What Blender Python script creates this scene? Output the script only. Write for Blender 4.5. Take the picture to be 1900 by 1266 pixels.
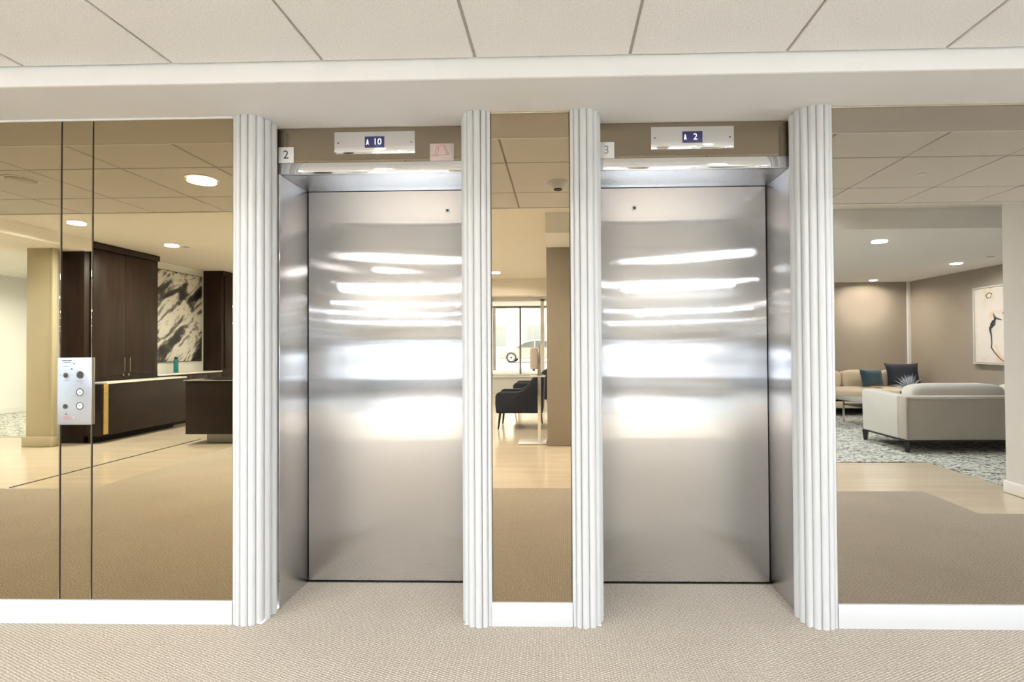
import bpy, bmesh, math, random
from mathutils import Vector, Matrix
random.seed(7)
for o in list(bpy.data.objects): bpy.data.objects.remove(o, do_unlink=True)
S = bpy.context.scene
C = S.collection
R = math.radians

# ------------------------------------------------------------------ camera
FPX, PX, PY = 988.0, 1015.53, 633.24          # focal length and principal point in pixels of 1900 x 1266
YAW, PITCH, ROLL = 0.024537, 0.012429, 0.006173
cam = bpy.data.cameras.new('camera')
cam.sensor_fit = 'HORIZONTAL'; cam.sensor_width = 36.0
cam.lens = FPX / 1900 * 36.0
cam.shift_x = -(PX - 950) / 1900; cam.shift_y = (PY - 633) / 1900
cam.clip_start = 0.05; cam.clip_end = 300
co = bpy.data.objects.new('camera', cam); C.objects.link(co)
M3 = Matrix.Rotation(YAW, 3, 'Z') @ Matrix.Rotation(PITCH, 3, 'X') @ Matrix.Rotation(ROLL, 3, 'Y') @ Matrix.Rotation(math.pi / 2, 3, 'X')
co.matrix_world = Matrix.Translation((0, -2.43, 1.26)) @ M3.to_4x4()
S.camera = co

# ------------------------------------------------------------------ light and colour
S.view_settings.view_transform = 'Standard'
S.view_settings.look = 'None'
S.view_settings.exposure = -0.16
S.view_settings.gamma = 1.0
S.view_settings.use_curve_mapping = False
world = bpy.data.worlds.new('overcast_sky'); S.world = world; world.use_nodes = True
wb = world.node_tree.nodes['Background']
wb.inputs['Color'].default_value = (0.90, 0.95, 1.0, 1); wb.inputs['Strength'].default_value = 15.0
LAMP = 30.0                                    # watts of one ordinary recessed downlight
WARM, NEUT, COOL = (1.0, 0.95, 0.89), (0.96, 0.98, 1.0), (0.74, 0.87, 1.0)

# ------------------------------------------------------------------ materials
MATS = {}
def new_mat(name):
    m = bpy.data.materials.new(name); m.use_nodes = True
    nt = m.node_tree; b = nt.nodes['Principled BSDF']; MATS[name] = m
    return m, nt, b
def plain(name, col, rough=0.5, metal=0.0, spec=0.5, bump=None, var=0.0, vscale=6.0, emit=0.0, coat=0.0, sheen=0.0):
    m, nt, b = new_mat(name)
    b.inputs['Roughness'].default_value = rough; b.inputs['Metallic'].default_value = metal
    b.inputs['Specular IOR Level'].default_value = spec
    b.inputs['Base Color'].default_value = (*col, 1)
    if coat: b.inputs['Coat Weight'].default_value = coat; b.inputs['Coat Roughness'].default_value = 0.12
    if sheen: b.inputs['Sheen Weight'].default_value = sheen
    if emit:
        b.inputs['Emission Color'].default_value = (*col, 1); b.inputs['Emission Strength'].default_value = emit
    tc = nt.nodes.new('ShaderNodeTexCoord')
    if var:
        n = nt.nodes.new('ShaderNodeTexNoise'); n.inputs['Scale'].default_value = vscale; n.inputs['Detail'].default_value = 5
        nt.links.new(tc.outputs['Object'], n.inputs['Vector'])
        r = nt.nodes.new('ShaderNodeValToRGB')
        r.color_ramp.elements[0].position = 0.3; r.color_ramp.elements[1].position = 0.7
        r.color_ramp.elements[0].color = (*[c * (1 - var) for c in col], 1)
        r.color_ramp.elements[1].color = (*[min(1, c * (1 + var)) for c in col], 1)
        nt.links.new(n.outputs['Fac'], r.inputs['Fac']); nt.links.new(r.outputs['Color'], b.inputs['Base Color'])
    if bump:
        n = nt.nodes.new('ShaderNodeTexNoise'); n.inputs['Scale'].default_value = bump[0]; n.inputs['Detail'].default_value = 4
        nt.links.new(tc.outputs['Object'], n.inputs['Vector'])
        bp = nt.nodes.new('ShaderNodeBump'); bp.inputs['Strength'].default_value = bump[1]; bp.inputs['Distance'].default_value = bump[2]
        nt.links.new(n.outputs['Fac'], bp.inputs['Height']); nt.links.new(bp.outputs['Normal'], b.inputs['Normal'])
    return m
def lk(nt, a, b): nt.links.new(a, b)
def nd(nt, t, **kw):
    n = nt.nodes.new(t)
    for k, v in kw.items():
        if k in n.inputs: n.inputs[k].default_value = v
        else: setattr(n, k, v)
    return n
def ramp(nt, stops):
    r = nt.nodes.new('ShaderNodeValToRGB'); e = r.color_ramp.elements
    while len(e) < len(stops): e.new(0.5)
    for i, (p, c) in enumerate(stops):
        e[i].position = p; e[i].color = (*c, 1)
    return r

def steel(name, col, rough, groove=0.0, wave=0.0):
    """metal; groove = horizontal spread of the brushed grain's normals (vertical micro grooves)"""
    m, nt, b = new_mat(name)
    b.inputs['Metallic'].default_value = 1.0
    b.inputs['Base Color'].default_value = (*col, 1)
    b.inputs['Roughness'].default_value = rough
    tc = nd(nt, 'ShaderNodeTexCoord')
    nrm = nd(nt, 'ShaderNodeNewGeometry').outputs['Normal']
    if wave:
        mp = nd(nt, 'ShaderNodeMapping'); mp.inputs['Scale'].default_value = (1.3, 1.3, 3.0)
        n1 = nd(nt, 'ShaderNodeTexNoise', Scale=1.0, Detail=1.0)
        lk(nt, tc.outputs['Object'], mp.inputs['Vector']); lk(nt, mp.outputs['Vector'], n1.inputs['Vector'])
        bp = nd(nt, 'ShaderNodeBump', Strength=1.0, Distance=wave)
        lk(nt, n1.outputs['Fac'], bp.inputs['Height']); nrm = bp.outputs['Normal']
    if groove:
        t = nd(nt, 'ShaderNodeTangent', direction_type='UV_MAP'); t.uv_map = 'UVMap'
        sm = None
        for k in (9173.0, 7331.0, 11177.0):
            v = nd(nt, 'ShaderNodeVectorMath', operation='SCALE'); v.inputs['Scale'].default_value = k
            lk(nt, tc.outputs['Object'], v.inputs[0])
            wn = nd(nt, 'ShaderNodeTexWhiteNoise', noise_dimensions='3D'); lk(nt, v.outputs[0], wn.inputs['Vector'])
            if sm is None: sm = wn.outputs['Value']
            else:
                ad = nd(nt, 'ShaderNodeMath', operation='ADD'); lk(nt, sm, ad.inputs[0]); lk(nt, wn.outputs['Value'], ad.inputs[1]); sm = ad.outputs[0]
        sb = nd(nt, 'ShaderNodeMath', operation='SUBTRACT'); lk(nt, sm, sb.inputs[0]); sb.inputs[1].default_value = 1.5
        mu = nd(nt, 'ShaderNodeMath', operation='MULTIPLY'); lk(nt, sb.outputs[0], mu.inputs[0]); mu.inputs[1].default_value = groove
        sv = nd(nt, 'ShaderNodeVectorMath', operation='SCALE'); lk(nt, t.outputs['Tangent'], sv.inputs[0]); lk(nt, mu.outputs[0], sv.inputs['Scale'])
        av = nd(nt, 'ShaderNodeVectorMath', operation='ADD'); lk(nt, nrm, av.inputs[0]); lk(nt, sv.outputs[0], av.inputs[1])
        no = nd(nt, 'ShaderNodeVectorMath', operation='NORMALIZE'); lk(nt, av.outputs[0], no.inputs[0]); nrm = no.outputs[0]
    lk(nt, nrm, b.inputs['Normal'])
    return m
def mirror(name, col, rough=0.004):
    m, nt, b = new_mat(name)
    b.inputs['Metallic'].default_value = 1.0; b.inputs['Roughness'].default_value = rough
    b.inputs['Base Color'].default_value = (*col, 1)
    return m

steel('steel_brushed', (0.80, 0.805, 0.83), 0.05, 0.27, 0.0012)
steel('steel_jamb', (0.66, 0.66, 0.68), 0.06, 0.27, 0.0008)
steel('steel_polished', (0.92, 0.925, 0.94), 0.06)
steel('steel_plate', (0.50, 0.515, 0.55), 0.34, 0.2)
plain('chrome', (0.85, 0.86, 0.88), 0.12, 1.0)
mirror('mirror_bronze_gold', (0.46, 0.38, 0.255))
mirror('mirror_bronze', (0.53, 0.44, 0.315))
mirror('mirror_bronze_grey', (0.50, 0.46, 0.40))
mirror('mirror_bronze_dark', (0.36, 0.305, 0.23))
plain('mirror_edge', (0.62, 0.57, 0.46), 0.25, 0.6)
plain('dark_gap', (0.012, 0.010, 0.009), 0.8)
plain('white_gloss', (0.63, 0.635, 0.64), 0.28, bump=(9, 0.12, 0.01))
plain('white_trim', (0.92, 0.92, 0.925), 0.42)
plain('soffit_paint', (0.69, 0.675, 0.66), 0.75, var=0.02, vscale=3)
plain('ceiling_paint', (0.86, 0.82, 0.75), 0.8)
plain('ceiling_white', (0.86, 0.86, 0.85), 0.8)
plain('wall_white', (0.85, 0.84, 0.82), 0.7)
plain('wall_light', (0.78, 0.785, 0.79), 0.65)
plain('wall_backing', (0.35, 0.32, 0.28), 0.8)
plain('grid_grey', (0.42, 0.38, 0.34), 0.6)
plain('olive_paint', (0.50, 0.44, 0.30), 0.6)
plain('black_plastic', (0.02, 0.02, 0.022), 0.4)
plain('dark_metal', (0.06, 0.055, 0.05), 0.35, 0.6)
plain('grey_metal', (0.34, 0.35, 0.36), 0.4, 0.6)
plain('navy_screen', (0.045, 0.045, 0.16), 0.25)
plain('lit_digits', (0.93, 0.94, 1.0), 0.5, emit=0.95)
plain('plaque', (0.82, 0.81, 0.80), 0.4)
plain('ink', (0.05, 0.05, 0.055), 0.6)
plain('ink_soft', (0.28, 0.28, 0.30), 0.6)
plain('red_ink', (0.62, 0.10, 0.09), 0.6)
plain('pink_plate', (0.60, 0.50, 0.46), 0.35)
plain('sofa_linen_shaded', (0.42, 0.385, 0.34), 0.9, bump=(380, 0.35, 0.002), sheen=0.2)  # darker copy of the linen: shade on the sofa back put into the colour
plain('sofa_linen_lit', (0.60, 0.58, 0.55), 0.9, bump=(380, 0.35, 0.002), sheen=0.2)  # brighter copy of the linen: daylight on the arms put into the colour
plain('sofa_beige', (0.58, 0.50, 0.38), 0.9, bump=(380, 0.35, 0.002), sheen=0.2)
plain('navy_velvet', (0.008, 0.013, 0.030), 0.7, sheen=0.08)
plain('teal_velvet', (0.010, 0.045, 0.075), 0.65, sheen=0.4)
plain('wood_black', (0.016, 0.011, 0.009), 0.35)
plain('stone_white', (0.82, 0.80, 0.77), 0.2)
plain('gold_leaf', (0.55, 0.40, 0.14), 0.3, 0.9, bump=(60, 0.9, 0.01))
plain('teal_bottle', (0.02, 0.20, 0.23), 0.3)
plain('silver_leaf', (0.55, 0.60, 0.68), 0.5)
plain('stone_grey', (0.34, 0.34, 0.33), 0.4, var=0.15, vscale=9)
plain('dispenser_grey', (0.62, 0.57, 0.56), 0.4)
plain('car_white', (0.28, 0.29, 0.30), 0.25, coat=0.5)
plain('car_glass', (0.10, 0.12, 0.14), 0.08)
plain('tyre', (0.03, 0.03, 0.032), 0.8)
plain('alloy', (0.55, 0.56, 0.58), 0.3, 0.8)
plain('asphalt', (0.50, 0.50, 0.50), 0.9, var=0.1, vscale=3)
plain('facade', (0.72, 0.71, 0.70), 0.8, var=0.06, vscale=1.0)
plain('facade_glass', (0.20, 0.24, 0.27), 0.12)
plain('lamp_trim', (0.85, 0.85, 0.84), 0.5)
plain('lens_warm', (1.0, 0.92, 0.80), 0.5, emit=45.0)
plain('lens_cool', (0.93, 0.97, 1.0), 0.5, emit=45.0)
plain('lens_off', (0.60, 0.58, 0.53), 0.4)

def mk_glass():
    m, nt, b = new_mat('window_glass')
    g = nd(nt, 'ShaderNodeBsdfGlossy', Roughness=0.02); t = nd(nt, 'ShaderNodeBsdfTransparent'); x = nd(nt, 'ShaderNodeMixShader', Fac=0.06)
    t.inputs['Color'].default_value = (0.97, 0.98, 0.98, 1)
    lk(nt, t.outputs[0], x.inputs[1]); lk(nt, g.outputs[0], x.inputs[2]); lk(nt, x.outputs[0], nt.nodes['Material Output'].inputs['Surface'])
mk_glass()

def mk_carpet():
    m, nt, b = new_mat('carpet')
    b.inputs['Roughness'].default_value = 0.95; b.inputs['Specular IOR Level'].default_value = 0.1
    tc = nd(nt, 'ShaderNodeTexCoord')
    ws = []
    for a in (64, -66):
        mp = nd(nt, 'ShaderNodeMapping'); mp.inputs['Rotation'].default_value = (0, 0, R(a))
        lk(nt, tc.outputs['Object'], mp.inputs['Vector'])
        w = nd(nt, 'ShaderNodeTexWave', Scale=28.0, Distortion=2.4, Detail=2.0); w.inputs['Detail Scale'].default_value = 2.0
        lk(nt, mp.outputs['Vector'], w.inputs['Vector']); ws.append(w)
    mx = nd(nt, 'ShaderNodeMath', operation='MULTIPLY'); lk(nt, ws[0].outputs['Fac'], mx.inputs[0]); lk(nt, ws[1].outputs['Fac'], mx.inputs[1])
    n = nd(nt, 'ShaderNodeTexNoise', Scale=150.0, Detail=3.0); lk(nt, tc.outputs['Object'], n.inputs['Vector'])
    ad = nd(nt, 'ShaderNodeMath', operation='ADD'); lk(nt, mx.outputs[0], ad.inputs[0]); lk(nt, n.outputs['Fac'], ad.inputs[1])
    r = ramp(nt, [(0.28, (0.27, 0.23, 0.185)), (0.58, (0.50, 0.445, 0.375)), (1.0, (0.67, 0.615, 0.535))])
    hf = nd(nt, 'ShaderNodeMath', operation='MULTIPLY'); hf.inputs[1].default_value = 0.72
    lk(nt, ad.outputs[0], hf.inputs[0]); lk(nt, hf.outputs[0], r.inputs['Fac'])
    big = nd(nt, 'ShaderNodeTexNoise', Scale=1.7, Detail=3.0); lk(nt, tc.outputs['Object'], big.inputs['Vector'])
    br = ramp(nt, [(0.3, (0.93, 0.93, 0.93)), (0.7, (1, 1, 1))]); lk(nt, big.outputs['Fac'], br.inputs['Fac'])
    mm = nd(nt, 'ShaderNodeMix', data_type='RGBA', blend_type='MULTIPLY'); mm.inputs[0].default_value = 1.0
    lk(nt, r.outputs['Color'], mm.inputs[6]); lk(nt, br.outputs['Color'], mm.inputs[7]); lk(nt, mm.outputs[2], b.inputs['Base Color'])
    bp = nd(nt, 'ShaderNodeBump', Strength=0.7, Distance=0.004); lk(nt, ad.outputs[0], bp.inputs['Height']); lk(nt, bp.outputs['Normal'], b.inputs['Normal'])
mk_carpet()

def mk_wood(name, c0, c1, rough, scale, coat=0.0):
    m, nt, b = new_mat(name)
    b.inputs['Roughness'].default_value = rough; b.inputs['Specular IOR Level'].default_value = 0.5 if name == 'floor_oak' else 0.22
    if coat: b.inputs['Coat Weight'].default_value = coat; b.inputs['Coat Roughness'].default_value = 0.1
    tc = nd(nt, 'ShaderNodeTexCoord'); mp = nd(nt, 'ShaderNodeMapping'); mp.inputs['Scale'].default_value = scale
    n = nd(nt, 'ShaderNodeTexNoise', Scale=1.0, Detail=6.0, Distortion=0.6)
    lk(nt, tc.outputs['Object'], mp.inputs['Vector']); lk(nt, mp.outputs['Vector'], n.inputs['Vector'])
    r = ramp(nt, [(0.3, c0), (0.7, c1)]); lk(nt, n.outputs['Fac'], r.inputs['Fac']); lk(nt, r.outputs['Color'], b.inputs['Base Color'])
mk_wood('wood_espresso', (0.016, 0.009, 0.007), (0.034, 0.020, 0.015), 0.42, (14, 14, 1.2))
mk_wood('wood_counter', (0.010, 0.006, 0.005), (0.022, 0.013, 0.010), 0.40, (3, 3, 9))
mk_wood('floor_oak', (0.60, 0.51, 0.40), (0.68, 0.59, 0.475), 0.15, (0.7, 9, 1))

def mk_tile():
    m, nt, b = new_mat('ceiling_tile_board')
    b.inputs['Roughness'].default_value = 0.9
    tc = nd(nt, 'ShaderNodeTexCoord')
    n = nd(nt, 'ShaderNodeTexNoise', Scale=170.0, Detail=3.0); lk(nt, tc.outputs['Object'], n.inputs['Vector'])
    r = ramp(nt, [(0.35, (0.71, 0.695, 0.675)), (0.6, (0.82, 0.805, 0.785))]); lk(nt, n.outputs['Fac'], r.inputs['Fac']); lk(nt, r.outputs['Color'], b.inputs['Base Color'])
    bp = nd(nt, 'ShaderNodeBump', Strength=0.35, Distance=0.004); lk(nt, n.outputs['Fac'], bp.inputs['Height']); lk(nt, bp.outputs['Normal'], b.inputs['Normal'])
mk_tile()

def mk_wallpaper():
    m, nt, b = new_mat('taupe_wallpaper')
    b.inputs['Roughness'].default_value = 0.75
    tc = nd(nt, 'ShaderNodeTexCoord'); mp = nd(nt, 'ShaderNodeMapping'); mp.inputs['Scale'].default_value = (120, 120, 260)
    n = nd(nt, 'ShaderNodeTexNoise', Scale=1.0, Detail=2.0); lk(nt, tc.outputs['Object'], mp.inputs['Vector']); lk(nt, mp.outputs['Vector'], n.inputs['Vector'])
    r = ramp(nt, [(0.3, (0.32, 0.285, 0.24)), (0.7, (0.39, 0.35, 0.30))]); lk(nt, n.outputs['Fac'], r.inputs['Fac']); lk(nt, r.outputs['Color'], b.inputs['Base Color'])
mk_wallpaper()

def mk_rug():
    m, nt, b = new_mat('rug_pattern')
    b.inputs['Roughness'].default_value = 0.95; b.inputs['Specular IOR Level'].default_value = 0.1
    tc = nd(nt, 'ShaderNodeTexCoord'); mp = nd(nt, 'ShaderNodeMapping'); mp.inputs['Scale'].default_value = (8, 16, 1); mp.inputs['Rotation'].default_value = (0, 0, 0.25)
    n = nd(nt, 'ShaderNodeTexNoise', Scale=1.6, Detail=5.0, Distortion=1.6); lk(nt, tc.outputs['Object'], mp.inputs['Vector']); lk(nt, mp.outputs['Vector'], n.inputs['Vector'])
    r = ramp(nt, [(0.36, (0.05, 0.055, 0.07)), (0.44, (0.20, 0.22, 0.22)), (0.50, (0.55, 0.54, 0.46)), (0.58, (0.68, 0.68, 0.64)), (0.66, (0.30, 0.34, 0.36))])
    lk(nt, n.outputs['Fac'], r.inputs['Fac']); lk(nt, r.outputs['Color'], b.inputs['Base Color'])
mk_rug()

def mk_art_dark():
    m, nt, b = new_mat('art_black_white')
    b.inputs['Roughness'].default_value = 0.4
    tc = nd(nt, 'ShaderNodeTexCoord')
    mp = nd(nt, 'ShaderNodeMapping'); mp.inputs['Rotation'].default_value = (R(38), 0, 0); mp.inputs['Location'].default_value = (0, 0.35, 0.9)
    m2 = nd(nt, 'ShaderNodeMapping'); m2.inputs['Scale'].default_value = (1, 0.75, 2.5)
    n = nd(nt, 'ShaderNodeTexNoise', Scale=1.5, Detail=8.0, Distortion=0.9); n.inputs['Roughness'].default_value = 0.62
    lk(nt, tc.outputs['Object'], mp.inputs['Vector']); lk(nt, mp.outputs['Vector'], m2.inputs['Vector']); lk(nt, m2.outputs['Vector'], n.inputs['Vector'])
    r = ramp(nt, [(0.40, (0.012, 0.012, 0.014)), (0.46, (0.06, 0.06, 0.065)), (0.50, (0.30, 0.29, 0.28)), (0.53, (0.76, 0.74, 0.71)), (0.60, (0.85, 0.84, 0.82)), (0.64, (0.35, 0.34, 0.33)), (0.70, (0.05, 0.05, 0.05))])
    lk(nt, n.outputs['Fac'], r.inputs['Fac']); lk(nt, r.outputs['Color'], b.inputs['Base Color'])
mk_art_dark()
def mk_art_pale():
    m, nt, b = new_mat('art_pale')
    b.inputs['Roughness'].default_value = 0.5
    tc = nd(nt, 'ShaderNodeTexCoord')
    n = nd(nt, 'ShaderNodeTexNoise', Scale=2.6, Detail=4.0, Distortion=0.6); lk(nt, tc.outputs['Object'], n.inputs['Vector'])
    r = ramp(nt, [(0.30, (0.70, 0.63, 0.42)), (0.42, (0.78, 0.74, 0.70)), (0.58, (0.80, 0.77, 0.76)), (0.68, (0.82, 0.60, 0.47)), (0.8, (0.80, 0.72, 0.66))])
    lk(nt, n.outputs['Fac'], r.inputs['Fac']); lk(nt, r.outputs['Color'], b.inputs['Base Color'])
mk_art_pale()

# ------------------------------------------------------------------ mesh helpers
class MB:
    def __init__(s): s.v = []; s.f = []
    def add(s, vs, fs):
        n = len(s.v); s.v += [tuple(v) for v in vs]; s.f += [tuple(i + n for i in f) for f in fs]; return s
    def box(s, x0, x1, y0, y1, z0, z1):
        vs = [(x, y, z) for z in (z0, z1) for y in (y0, y1) for x in (x0, x1)]
        return s.add(vs, [(0, 2, 3, 1), (4, 5, 7, 6), (0, 1, 5, 4), (2, 6, 7, 3), (0, 4, 6, 2), (1, 3, 7, 5)])
    def prism(s, poly, axis, a, b):
        """extrude a 2D polygon along axis: 'Z' poly=(x,y), 'Y' poly=(x,z), 'X' poly=(y,z)"""
        def p(q, t): return {'Z': (q[0], q[1], t), 'Y': (q[0], t, q[1]), 'X': (t, q[0], q[1])}[axis]
        n = len(poly); vs = [p(q, a) for q in poly] + [p(q, b) for q in poly]
        return s.add(vs, [tuple(range(n)), tuple(range(2 * n - 1, n - 1, -1))] + [(i, (i + 1) % n, n + (i + 1) % n, n + i) for i in range(n)])
    def cyl(s, c, r, axis, a, b, n=24, r2=None):
        r2 = r if r2 is None else r2
        def p(u, w, t): return {'Z': (c[0] + u, c[1] + w, t), 'Y': (c[0] + u, t, c[1] + w), 'X': (t, c[0] + u, c[1] + w)}[axis]
        vs = [p(r * math.cos(2 * math.pi * i / n), r * math.sin(2 * math.pi * i / n), a) for i in range(n)] + [p(r2 * math.cos(2 * math.pi * i / n), r2 * math.sin(2 * math.pi * i / n), b) for i in range(n)]
        return s.add(vs, [tuple(range(n)), tuple(range(2 * n - 1, n - 1, -1))] + [(i, (i + 1) % n, n + (i + 1) % n, n + i) for i in range(n)])
    def ring(s, c, r0, r1, axis, a, b, n=28):
        def p(r, i, t):
            u, w = r * math.cos(2 * math.pi * i / n), r * math.sin(2 * math.pi * i / n)
            return {'Z': (c[0] + u, c[1] + w, t), 'Y': (c[0] + u, t, c[1] + w), 'X': (t, c[0] + u, c[1] + w)}[axis]
        vs = []
        for i in range(n): vs += [p(r0, i, a), p(r1, i, a), p(r1, i, b), p(r0, i, b)]
        fs = []
        for i in range(n):
            j = (i + 1) % n
            for k in range(4): fs.append((4 * i + k, 4 * j + k, 4 * j + (k + 1) % 4, 4 * i + (k + 1) % 4))
        return s.add(vs, fs)
    def tube(s, pts, r, n=8):
        pts = [Vector(p) for p in pts]; rs = r if isinstance(r, (list, tuple)) else [r] * len(pts); vs = []
        for i, p in enumerate(pts):
            d = (pts[min(i + 1, len(pts) - 1)] - pts[max(i - 1, 0)]).normalized()
            up = Vector((0, 0, 1)) if abs(d.z) < 0.9 else Vector((1, 0, 0))
            a = d.cross(up).normalized(); b = d.cross(a)
            vs += [p + rs[i] * (a * math.cos(2 * math.pi * k / n) + b * math.sin(2 * math.pi * k / n)) for k in range(n)]
        m = len(pts); fs = [(i * n + k, i * n + (k + 1) % n, (i + 1) * n + (k + 1) % n, (i + 1) * n + k) for i in range(m - 1) for k in range(n)]
        return s.add(vs, fs + [tuple(range(n)), tuple(range(m * n - 1, (m - 1) * n - 1, -1))])
    def lathe(s, prof, c, n=28):
        vs = [(c[0] + r * math.cos(2 * math.pi * k / n), c[1] + r * math.sin(2 * math.pi * k / n), z) for r, z in prof for k in range(n)]; m = len(prof)
        return s.add(vs, [(i * n + k, i * n + (k + 1) % n, (i + 1) * n + (k + 1) % n, (i + 1) * n + k) for i in range(m - 1) for k in range(n)] + [tuple(range(n)), tuple(range(m * n - 1, (m - 1) * n - 1, -1))])
    def pillow(s, c, h, e=0.35, e2=None, n=20, m=12, rot=None):
        """rounded block (superellipsoid) of half sizes h; small e is boxy"""
        e2 = e if e2 is None else e2
        def sp(w, q): return math.copysign(abs(w) ** q, w)
        vs = []
        for i in range(m + 1):
            ph = -math.pi / 2 + math.pi * i / m
            for k in range(n):
                th = 2 * math.pi * k / n + math.pi / n
                v = Vector((h[0] * sp(math.cos(ph), e2) * sp(math.cos(th), e), h[1] * sp(math.cos(ph), e2) * sp(math.sin(th), e), h[2] * sp(math.sin(ph), e2)))
                if rot: v = rot @ v
                vs.append(v + Vector(c))
        return s.add(vs, [(i * n + k, i * n + (k + 1) % n, (i + 1) * n + (k + 1) % n, (i + 1) * n + k) for i in range(m) for k in range(n)])
    def build(s, name, mat, parent=None, bevel=0.0, seg=2, smooth=True, ang=38):
        me = bpy.data.meshes.new(name); bm = bmesh.new()
        vs = [bm.verts.new(v) for v in s.v]
        for f in s.f:
            try: bm.faces.new([vs[i] for i in f])
            except ValueError: pass
        bmesh.ops.remove_doubles(bm, verts=bm.verts, dist=1e-6)
        bmesh.ops.recalc_face_normals(bm, faces=bm.faces)
        if bevel:
            es = [e for e in bm.edges if len(e.link_faces) == 2 and e.calc_face_angle(0) > R(30)]
            bmesh.ops.bevel(bm, geom=es, offset=bevel, segments=seg, profile=0.5, affect='EDGES', clamp_overlap=True)
        uv = bm.loops.layers.uv.new('UVMap')
        for f in bm.faces:
            n = f.normal; a = max(range(3), key=lambda i: abs(n[i]))
            for l in f.loops:
                q = l.vert.co; l[uv].uv = ((q.y, q.z), (q.x, q.z), (q.x, q.y))[a]
        bm.to_mesh(me); bm.free()
        if smooth:
            me.polygons.foreach_set('use_smooth', [True] * len(me.polygons))
            try: me.set_sharp_from_angle(angle=R(ang))
            except Exception: pass
        me.materials.append(MATS[mat])
        o = bpy.data.objects.new(name, me); C.objects.link(o)
        if parent: attach(o, parent)
        return o
def attach(o, parent):
    """parent a mesh that was built in world coordinates, keeping it in place"""
    o.parent = parent
    if parent.data is None: o.matrix_parent_inverse = Matrix.Translation(-parent.location)   # an Empty at the thing's base; parts carry world coordinates
    return o
def tag(o, label=None, cat=None, group=None, kind=None):
    if label: o['label'] = label
    if cat: o['category'] = cat
    if group: o['group'] = group
    if kind: o['kind'] = kind
    return o
def thing(name, loc, label, cat, group=None, kind=None):
    o = bpy.data.objects.new(name, None); o.empty_display_size = 0.1; C.objects.link(o); o.location = loc
    return tag(o, label, cat, group, kind)
def struct(o, label=None, cat=None): return tag(o, label, cat, kind='structure')
def bx(name, mat, b, parent=None, bevel=0.0, seg=2): return MB().box(*b).build(name, mat, parent, bevel, seg)
def text(name, s, mat, size, loc, parent, depth=0.0006, rx=90, rz=0):
    cu = bpy.data.curves.new(name, 'FONT'); cu.body = s; cu.size = size; cu.align_x = 'CENTER'; cu.align_y = 'CENTER'; cu.extrude = depth; cu.resolution_u = 4
    t = bpy.data.objects.new(name, cu); C.objects.link(t)
    bpy.context.view_layer.update()
    me = bpy.data.meshes.new_from_object(t.evaluated_get(bpy.context.evaluated_depsgraph_get()))
    bpy.data.objects.remove(t, do_unlink=True)
    me.transform(Matrix.Translation(loc) @ Matrix.Rotation(R(rz), 4, 'Z') @ Matrix.Rotation(R(rx), 4, 'X'))
    me.materials.clear(); me.materials.append(MATS[mat]); me.name = name
    o = bpy.data.objects.new(name, me); C.objects.link(o); attach(o, parent); return o
def copy_tree(o, parent=None):
    c = o.copy(); C.objects.link(c); c.parent = parent
    for ch in [k for k in bpy.data.objects if k.parent == o]: copy_tree(ch, c)
    return c

# ================================================================== THE SETTING
ZS, ZC, ZL = 2.346, 2.422, 2.78                # soffit, tile ceiling, lounge ceiling
# floors ------------------------------------------------------------
struct(MB().box(-11.2, 8.0, -12.5, 0.0, -0.12, -0.004).build('floor_wood', 'floor_oak', smooth=False), 'pale oak floor running through the lounge behind the carpet', 'floor')
cp = [(-11.2, 0.0), (-1.38, 0.0), (-1.38, 0.45), (-0.445, 0.45), (-0.445, 0.0), (0.178, 0.0), (0.178, 0.45), (1.11, 0.45), (1.11, 0.0), (8.0, 0.0),
      (8.0, -1.64), (3.12, -1.64), (3.12, -2.26), (1.6, -2.26), (1.6, -2.36), (-2.9, -2.36), (-2.9, -4.5), (-4.28, -4.5), (-4.28, -2.34), (-11.2, -2.34)]
struct(MB().prism(cp, 'Z', -0.03, 0.0).build('floor', 'carpet', smooth=False), 'beige loop pile carpet in front of the elevators', 'carpet')
bx('trim_1', 'dark_metal', (-5.10, -5.085, -4.98, -2.38, -0.004, 0.0008)).update_tag()
struct(bpy.data.objects['trim_1'], 'thin dark metal strip let into the pale floor by the reception desk', 'floor strip')

# elevator wall ------------------------------------------------------
wf = MB()
wf.box(-11.2, -1.517, 0.008, 0.55, 0, 2.6); wf.box(-0.314, 0.046, 0.008, 0.55, 0, 2.6); wf.box(1.236, 8.0, 0.008, 0.55, 0, 2.6)
wf.box(-1.517, -1.403, 0.1255, 0.55, 0, 2.6).box(-0.419, -0.314, 0.1255, 0.55, 0, 2.6).box(0.046, 0.153, 0.1255, 0.55, 0, 2.6).box(1.134, 1.236, 0.1255, 0.55, 0, 2.6)
wf.box(-1.40, -0.43, 0.15, 0.55, 2.175, 2.6).box(0.162, 1.13, 0.15, 0.55, 2.175, 2.6)
struct(wf.build('wall_front', 'wall_backing', smooth=False))
sf = bx('ceiling_soffit', 'soffit_paint', (-11.2, 8.0, -0.301, 0.3, ZS, 2.62))
struct(sf, 'dropped beige soffit above the mirrors and elevator openings', 'soffit')
struct(bx('trim_2', 'white_trim', (-11.2, 8.0, -0.315, -0.301, ZS - 0.002, ZC + 0.03), bevel=0.002), 'long bright white fascia strip between ceiling tiles and soffit', 'trim')
for nm, x0, x1, lb in (('baseboard_left', -6.2, -1.513, 'white baseboard under the left gold mirror panels'), ('baseboard_center', -0.318, 0.048, 'short white baseboard between the two middle fluted pilasters'), ('baseboard_right', 1.233, 5.2, 'white baseboard under the right bronze mirror')):
    pr = [(0.0075, 0), (-0.012, 0), (-0.012, 0.098), (-0.008, 0.104), (0.0075, 0.104)]
    struct(MB().prism(pr, 'X', x0, x1).build(nm, 'white_gloss'), lb, 'baseboard')

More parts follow.
